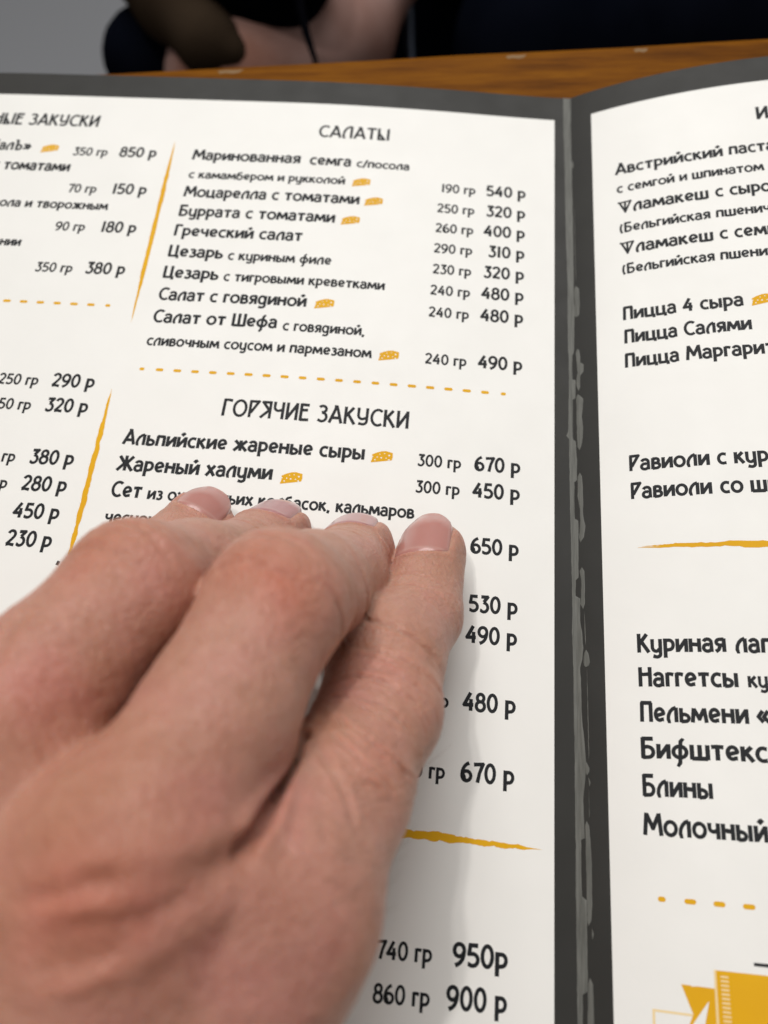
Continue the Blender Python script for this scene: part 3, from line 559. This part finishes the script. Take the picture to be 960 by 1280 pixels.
# long oblique folds running from the web towards the little finger's knuckle (seen as pale ridges and dark lines)
def line_fold(pts, depth, width): WRK.append((np.array(pts), depth, width))
def snap(x, y): 
    h_ = ray_hit(x, y, body0); return h_ if h_ is not None else P(x, y, 40)
outer = lambda p: smin(finger(p, 'pinky'), palm(p), 4.5)
def snap_outer(x, y):
    h_ = ray_hit(x, y, outer); return h_ if h_ is not None else P(x, y, 40)
for pts, dp, wd in [
    ([(392, 880), (430, 905), (470, 935), (505, 965), (522, 985)], .38, .42), ([(385, 897), (420, 925), (455, 955), (490, 990)], .34, .45), ([(380, 915), (405, 945), (430, 990), (445, 1040)], .42, .6),
    ([(415, 870), (455, 885), (490, 910), (525, 945)], .25, .36), ([(440, 845), (480, 850), (515, 875), (535, 905)], .22, .34), ([(430, 960), (470, 985), (510, 1005)], .20, .35),
    ([(375, 925), (352, 975), (325, 1030), (302, 1062)], 1.9, 1.0), ([(300, 1063), (250, 1085), (180, 1105), (110, 1112)], .6, 1.5), ([(300, 1072), (255, 1110), (190, 1150), (120, 1180), (60, 1195)], .8, 1.7), ([(230, 1120), (150, 1150), (80, 1155)], .35, 1.0),
    ([(130, 1100), (60, 1120), (20, 1125)], .35, .9), ([(150, 1190), (90, 1210), (50, 1215)], .35, .9), ([(392, 930), (372, 985), (362, 1040)], .22, .6), ([(410, 950), (402, 1000), (405, 1060)], .20, .6),
    ([(30, 770), (10, 800), (-10, 840)], .3, .6), ([(15, 765), (-5, 790)], .3, .5)]:
    line_fold([(snap_outer(*q) if wd < .7 and min(p_[0] for p_ in pts) > 350 else snap(*q)) for q in pts], dp*(1.7 if wd < .5 else (1.1 if dp > 1 else .8)), wd*(.85 if wd < .5 else 1.0))
def line_creases(p):
    tot = np.zeros(len(p))
    for pts, dp, wd in WRK:
        lo, hi = pts.min(0)-4*wd, pts.max(0)+4*wd; nr = ((p > lo) & (p < hi)).all(1)
        if not nr.any(): continue
        q = p[nr]; best = np.full(len(q), 1e9); fade = np.zeros(len(q)); n = len(pts)-1
        for i in range(n):
            ba = pts[i+1]-pts[i]; t = np.clip((q-pts[i])@ba/(ba@ba), 0, 1); dd = np.linalg.norm(q-pts[i]-t[:, None]*ba, axis=1); m_ = dd < best; best[m_] = dd[m_]; fade[m_] = (i+t[m_])/n
        x = best+noise3(q, .5, 3)*.12*wd
        tot[nr] += (-dp*np.exp(-(x/wd)**2)+dp*.35*np.exp(-((x-2*wd)/wd)**2))*np.clip(np.minimum(fade+.15, 1.1-fade)*5, 0, 1)
    return tot
def body(p):
    d = body0(p)
    for k in NAILS:     # seat of the nail, and the fold of skin round it
        q = p-J[k][0]; nr = (q*q).sum(1) < 196
        if nr.any():
            m_, dd = nail_mask(p[nr], k); up = np.clip((dd-1.0)/2.5, 0, 1)
            d[nr] += (.34*np.clip(-m_/.5, 0, 1)-.26*np.exp(-((m_-.7)/.75)**2))*up
    # knuckle pads
    return d
lo, hi = (-178, -330, 0), (-15, 5, 100)
V, Q = surface_nets(body, lo, hi, .95)
V = project(body, V, 2)
V, Q = subdivide(V, Q)
V = project(body, V, 1)
vis = V[:, 1] > -125
nrm = np.zeros_like(V); nrm[vis] = grad(body0, V[vis], .6)
disp = np.zeros(len(V)); disp[vis] = creases(V[vis])+line_creases(V[vis])
# tendon/vein undulation on the back of the hand and slight lumpiness everywhere
disp[vis] += noise3(V[vis], .16, 9)*.22+noise3(V[vis], .5, 11)*.06+noise3(V[vis], 1.3, 21)*.035+noise3(V[vis]*np.array([1, .5, .7]), 2.2, 22)*.03
V = V+nrm*disp[:, None]
HAND0 = (-97, -172, 0)

def skinmat():
    mt, b, nt, ln = principled('skin', (.6, .36, .28), .41)
    b.subsurface_method = 'RANDOM_WALK'; b.inputs['Subsurface Weight'].default_value = .55; b.inputs['Subsurface Radius'].default_value = (1.0, .38, .2); b.inputs['Subsurface Scale'].default_value = .0022
    b.inputs['Specular IOR Level'].default_value = .42
    tc = nt.new('ShaderNodeTexCoord'); at = nt.new('ShaderNodeAttribute'); at.attribute_name = 'tone'
    n = noise(nt, ln, 90, 5, tc.outputs['Object'], .6); r = ramp(nt, ln, n.outputs[0], [(.32, (.455, .232, .158)), (.5, (.505, .264, .192)), (.68, (.525, .258, .20))])
    mx = nt.new('ShaderNodeMix'); mx.data_type = 'RGBA'; mx.blend_type = 'MULTIPLY'; mx.inputs[0].default_value = 1
    ln.new(r.outputs[0], mx.inputs[6]); ln.new(at.outputs['Color'], mx.inputs[7])
    n5 = noise(nt, ln, 420, 4, tc.outputs['Object'], .6); r5 = ramp(nt, ln, n5.outputs[0], [(.35, (.91, .85, .83)), (.6, (1, 1, 1))])
    mx2 = nt.new('ShaderNodeMix'); mx2.data_type = 'RGBA'; mx2.blend_type = 'MULTIPLY'; mx2.inputs[0].default_value = .8
    ln.new(mx.outputs[2], mx2.inputs[6]); ln.new(r5.outputs[0], mx2.inputs[7]); ln.new(mx2.outputs[2], b.inputs['Base Color'])
    vo = nt.new('ShaderNodeTexVoronoi'); vo.inputs['Scale'].default_value = 1500; vo.feature = 'DISTANCE_TO_EDGE'
    nw = noise(nt, ln, 700, 2, tc.outputs['Object']); av = nt.new('ShaderNodeMix'); av.data_type = 'RGBA'; av.inputs[0].default_value = .0012
    ln.new(tc.outputs['Object'], av.inputs[6]); ln.new(nw.outputs['Color'], av.inputs[7]); ln.new(av.outputs[2], vo.inputs['Vector'])
    mrv = nt.new('ShaderNodeMapRange'); mrv.inputs[2].default_value = .12; ln.new(vo.outputs['Distance'], mrv.inputs[0])
    b1 = bump(nt, ln, None, mrv.outputs[0], .6, .0001)
    n2 = noise(nt, ln, 1100, 4, tc.outputs['Object']); b2 = bump(nt, ln, None, n2.outputs[0], .9, .0003, b1)
    n3 = noise(nt, ln, 260, 3, tc.outputs['Object']); bump(nt, ln, b, n3.outputs[0], .6, .0006, b2)
    return mt
M_skin = skinmat()
hand = empty('hand', HAND0, 'bare right hand with curled fingers pressed on the left menu page', 'hand')
hb = build('hand_skin', V, Q, M_skin, hand, True, origin=HAND0)
# skin tone: redder knuckles and finger ends, browner back of the hand
tone = np.ones((len(V), 4), np.float32); rgb = np.ones((len(V), 3))
def tint(c, r, col, amt):
    amt *= .65; w_ = np.exp(-((V-np.asarray(c))**2).sum(1)/(r*r))[:, None]*amt; rgb[:] = rgb*(1-w_)+rgb*np.array(col)*w_
red = (1.10, .76, .68)
for k in J:
    tint(J[k][0], 7, (1.10, .84, .86), .8)
    tint(J[k][2], 10 if k != 'pinky' else 9, red, .7)
tint(snap(300, 700), 5, (1.05, .62, .5), .5); tint(snap(365, 745), 5, (1.05, .62, .5), .6); tint(snap(345, 722), 3.5, (1.15, .62, .52), .4)
tint(snap(50, 860), 8, (1.1, .7, .66), .6); tint(snap(110, 690), 8, (1.05, .72, .6), .6)
tint(snap(110, 1110), 7, (1.0, .66, .55), .5); tint(snap(90, 1160), 7, (1.0, .62, .52), .55); tint(snap(180, 1010), 16, (.93, .86, .78), .7); tint(snap(280, 980), 9, (.92, .80, .86), .6)
tint(snap(200, 1220), 18, (.96, .80, .82), .6); tint(snap(380, 1180), 14, (.98, .82, .90), .7); tint(snap(60, 1030), 16, (.96, .84, .70), .7)
tint(snap(480, 960), 6, (1.08, .78, .7), .5); tint(snap(400, 905), 4, (1.02, .94, .72), .5)
tone[:, :3] = np.clip(rgb, 0, 1.3)
ca = hb.data.color_attributes.new('tone', 'FLOAT_COLOR', 'POINT'); ca.data.foreach_set('color', tone.ravel())

def nailmat():
    mt, b, nt, ln = principled('fingernail', (.70, .40, .38), .28, Coat_Weight=.5, Coat_Roughness=.16)
    b.inputs['Subsurface Weight'].default_value = .4; b.inputs['Subsurface Radius'].default_value = (1, .45, .35); b.inputs['Subsurface Scale'].default_value = .0015
    at = nt.new('ShaderNodeAttribute'); at.attribute_name = 'tone'; ln.new(at.outputs['Color'], b.inputs['Base Color'])
    tc = nt.new('ShaderNodeTexCoord'); n = noise(nt, ln, 500, 3, tc.outputs['Object']); bump(nt, ln, b, n.outputs[0], .25, .0001); return mt
M_nail = nailmat()
for k in J:
    c, a, lat, dor, hw, _ = NAILS[k]; s0, s1 = NOFF[k]; ns, ntt = 34, 30
    sa = np.linspace(s0-.6, s1+.25, ns); ta = np.linspace(-1, 1, ntt); pts = []; colr = []
    for s in sa:
        u_ = min(1, max(0, (s-(s0-.6))/2.8)); wd = hw*math.sqrt(max(.0, 1-(1-u_)**2))*.99+.05
        if s > s1-2.2: wd *= 1-.42*((s-(s1-2.2))/2.45)**2.2
        for t in ta: pts.append(J[k][0]+a*s+lat*wd*t+dor*(RAD[k][0]*math.sqrt(max(.02, 1-(wd*t/RAD[k][0]*.97)**2))-.0))
    pts = np.array(pts); fd = lambda p, k=k: finger(p, k)
    S_ = np.repeat(sa, ntt); T_ = np.tile(ta, ns)
    pr = pts.copy()
    for _ in range(4):      # move along the dorsal-lateral normal only, so the plate stays a clean sheet
        pr = pr-grad(fd, pr)*(fd(pr)*.7)[:, None]
    # past the fingertip's crown the plate keeps going straight instead of diving round the tip
    s_now = (pr-J[k][0])@a; over = np.clip(S_-s_now, 0, 9); pr = pr+a*over[:, None]*.55
    nn_ = grad(fd, pr); edge = np.clip((np.abs(T_)-.86)/.14, 0, 1); cut = np.clip((s0+.5-S_)/1.1, 0, 1)
    hgt = .07-.5*edge**2-.28*cut+.10*np.clip((S_-s1+1.5)/1.7, 0, 1)
    pr = pr+nn_*hgt[:, None]
    f = [(i*ntt+j, (i+1)*ntt+j, (i+1)*ntt+j+1, i*ntt+j+1) for i in range(ns-1) for j in range(ntt-1)]
    # thickness at the free edge
    low = pr-nn_*.38; v2 = np.concatenate([pr, low]); N_ = ns*ntt; f += [((ns-1)*ntt+j, (ns-1)*ntt+j+1, N_+(ns-1)*ntt+j+1, N_+(ns-1)*ntt+j) for j in range(ntt-1)]
    f += [(N_+a1, N_+b1, N_+c1, N_+d1) for (d1, c1, b1, a1) in f[:(ns-1)*(ntt-1)]]
    nl = build('fingernail', v2, f, M_nail, hand, True, origin=HAND0)
    col_ = np.ones((len(v2), 4), np.float32); base_ = np.array([.47, .215, .185]) if k in ('pinky', 'index') else np.array([.43, .205, .205])
    pale = np.array([.62, .44, .38])
    for half in range(2):
        w1 = np.exp(-((S_-(s0+.7+.5*T_**2))/.3)**2)[:, None]*.3; w2 = np.clip((S_-(s1-.75))/.5, 0, 1)[:, None]*.3
        cc_ = base_*(1-w1)+pale*w1; cc_ = cc_*(1-w2)+np.array([.52, .32, .26])*w2; col_[half*N_:(half+1)*N_, :3] = cc_
    ca = nl.data.color_attributes.new('tone', 'FLOAT_COLOR', 'POINT'); ca.data.foreach_set('color', col_.ravel())

# fine hairs on the outer edge of the hand
def tubes(name, lines, rad, mat, parent, origin):
    v = []; f = []
    for ln3 in lines:
        ln3 = np.array(ln3); n = len(ln3); b0 = len(v)
        for i, c in enumerate(ln3):
            d = ln3[min(i+1, n-1)]-ln3[max(i-1, 0)]; d /= np.linalg.norm(d); x_ = np.cross(d, (0.3, .2, .9)); x_ /= np.linalg.norm(x_); y_ = np.cross(d, x_); rr = rad*(1-.75*i/(n-1))
            for q in range(3): v.append(c+rr*(x_*math.cos(q*2.094)+y_*math.sin(q*2.094)))
        for i in range(n-1):
            for q in range(3): f.append((b0+i*3+q, b0+i*3+(q+1) % 3, b0+(i+1)*3+(q+1) % 3, b0+(i+1)*3+q))
    return build(name, v, f, mat, parent, True, origin=origin)
M_hair = principled('body_hair', (.16, .10, .06), .5)[0]
hl = []
for i in range(42):
    y = random.uniform(930, 1150); t = (y-900)/250; xe = 548-(y-900)*.235-t*12; x = xe-random.uniform(2, 90)**1.0
    h0 = ray_hit(x, y, body0)
    if h0 is None or h0[2] < 20: continue
    n0 = grad(body0, h0[None])[0]; dd = np.array([.75, .35, -.25])+np.array([random.gauss(0, .25) for _ in range(3)]); dd -= n0*(dd@n0)*.75; dd /= np.linalg.norm(dd)
    L_ = random.uniform(3.5, 6.5); hl.append([h0-n0*.1+dd*L_*s+n0*(.55*math.sin(s*2.6)) for s in np.linspace(0, 1, 6)])
hr = tubes('hair', hl, .032, M_hair, hand, HAND0); hr['kind'] = 'stuff'
# sleeve on the forearm, behind the photographer's view
M_sleeve = principled('dark_sleeve', (.03, .03, .04), .9)[0]
fa, fb = np.array([-118, -240, 56.]), np.array([-148, -345, 62.]); ax = fb-fa; ax /= np.linalg.norm(ax); e1 = np.cross(ax, (0, 0, 1)); e1 /= np.linalg.norm(e1); e2 = np.cross(ax, e1); v = []; f = []
for i, (s, r_) in enumerate([(0, 29), (0, 32), (.05, 33), (.3, 34), (.6, 35.5), (1, 37), (1, 1)]):
    for q in range(40):
        t = q/40*2*math.pi; rr = r_+(.8*math.sin(5*t+i*2)+.5*math.sin(9*t-i) if 1 < i < 6 else 0); v.append(fa+(fb-fa)*s+rr*(e1*math.cos(t)+e2*math.sin(t)))
for i in range(6):
    for q in range(40): f.append((i*40+q, i*40+(q+1) % 40, (i+1)*40+(q+1) % 40, (i+1)*40+q))
build('sleeve', v, f, M_sleeve, hand, True, origin=HAND0)

# ------------------------------------------------------------------ beyond the table: a seated person, out of focus
def D(x, y, d): return CAM+d*(CF+CR*(x-480)/FPX+CD*(y-640)/FPX)
def blob(name, sdf, lo, hi, h, mat, parent, origin):
    V_, Q_ = surface_nets(sdf, lo, hi, h); V_ = project(sdf, V_, 2); return build(name, V_, Q_, mat, parent, True, origin=origin)
def bbox(pts, pad): pts = np.array(pts); return pts.min(0)-pad, pts.max(0)+pad
def chain(pts, k=12):
    def s(p):
        d = None
        for (a, ra), (b, rb) in zip(pts[:-1], pts[1:]):
            q = cone(p, a, b, ra, rb); d = q if d is None else smin(d, q, k)
        return d
    return s
PO = tuple(D(450, -300, 900)*np.array([1, 1, 0])+np.array([0, 0, -750]))
person = empty('person', PO, 'blurred person in dark clothes sitting beyond the table edge, bare forearms in the lap', 'person')
def sk2(name, col): return principled(name, col, .55)[0]
def fabric(name, c1, c2):
    mt, b, nt, ln = principled(name, c1, 1.0, Specular_IOR_Level=.0); tc = nt.new('ShaderNodeTexCoord'); n = noise(nt, ln, 14, 4, tc.outputs['Object']); r = ramp(nt, ln, n.outputs[0], [(.35, c1), (.65, c2)]); ln.new(r.outputs[0], b.inputs['Base Color']); return mt
M_sk2 = fabric('arm_skin', (.24, .12, .09), (.40, .26, .23))
arms = [[(D(420, 40, 490), 34), (D(300, 95, 450), 36)], [(D(440, -70, 520), 40), (D(400, 20, 500), 34), (D(340, 80, 480), 27), (D(270, 100, 460), 24)]]
def s_arm(p):
    d = chain(arms[0])(p); d = smin(d, chain(arms[1])(p), 18)
    d = smin(d, chain([(D(420, 60, 500), 30), (D(470, -60, 520), 32), (D(500, -200, 560), 40)])(p), 10); return d
allp = [q for a_ in arms for q, _ in a_]+[D(500, -200, 560), D(420, 60, 500)]
lo_, hi_ = bbox(allp, 48); blob('body', s_arm, lo_, hi_, 4, M_sk2, person, PO)
s_j = chain([(D(760, -80, 620), 115), (D(760, -350, 760), 150), (D(700, -700, 950), 150)], 60)
s_j2 = chain([(D(500, -210, 575), 52), (D(640, -420, 700), 62)], 30)
s_j3 = chain([(D(320, -62, 425), 42), (D(255, -90, 440), 40), (D(240, -220, 520), 52), (D(420, -480, 760), 65)], 30)
sj = lambda p: smin(smin(s_j(p), s_j2(p), 40), s_j3(p), 20)
lo_, hi_ = bbox([D(760, -80, 620), D(700, -700, 950), D(260, -220, 560), D(300, -75, 500), D(820, -80, 620)], 170); blob('jacket', sj, lo_, hi_, 9, fabric('black_jacket', (.0012, .0012, .002), (.0025, .0025, .004)), person, PO)
s_t = chain([(D(190, 72, 470), 27), (D(300, 60, 560), 60), (D(560, -60, 760), 85)], 20)
s_t2 = chain([(D(1180, -20, 640), 120), (D(900, 0, 620), 110), (D(700, 60, 520), 62), (D(760, 0, 640), 85), (D(740, -100, 800), 95)], 20)
st = lambda p: smin(s_t(p), s_t2(p), 15)
lo_, hi_ = bbox([D(190, 72, 470), D(560, -60, 760), D(700, 60, 520), D(740, -100, 800), D(900, 60, 560), D(1180, -20, 640)], 150); blob('trousers', st, lo_, hi_, 7, fabric('navy_trousers', (.0018, .0025, .005), (.004, .005, .009)), person, PO)
M_brown = fabric('brown_leather', (.020, .013, .008), (.034, .023, .015))
s_b = chain([(D(165, -60, 440), 20), (D(215, 0, 430), 19), (D(262, 52, 420), 15), (D(292, 66, 418), 7)], 8)
bagst = empty('shoulder_bag_strap', D(215, 0, 430), 'blurred dark brown leather strap crossing in front of the forearms', 'strap')
lo_, hi_ = bbox([D(165, -60, 440), D(292, 66, 418)], 30); blob('strap_band', s_b, lo_, hi_, 3, M_brown, bagst, D(215, 0, 430))
M_black = principled('black_cord', (.002, .002, .003), 1.0, Specular_IOR_Level=0)[0]
pts = [D(372, -30, 400), D(376, 10, 398), D(384, 45, 394), D(394, 75, 392), D(402, 120, 392)]
co = tubes('cord', [pts], 3.4, M_black, None, tuple(D(384, 45, 394))); co['label'] = 'thin black cord hanging in front of the pale forearm'; co['category'] = 'cord'
M_steel = principled('blue_grey_steel', (.10, .12, .16), .3, Metallic=.6)[0]
ch = empty('chair', D(512, 40, 560), 'blurred blue grey steel upright of a chair beside the dark jacket', 'chair')
co2 = tubes('chair_post', [[D(503, -120, 560), D(508, -20, 558), D(513, 60, 556), D(520, 160, 556)]], 7, M_steel, ch, tuple(D(512, 40, 560)))
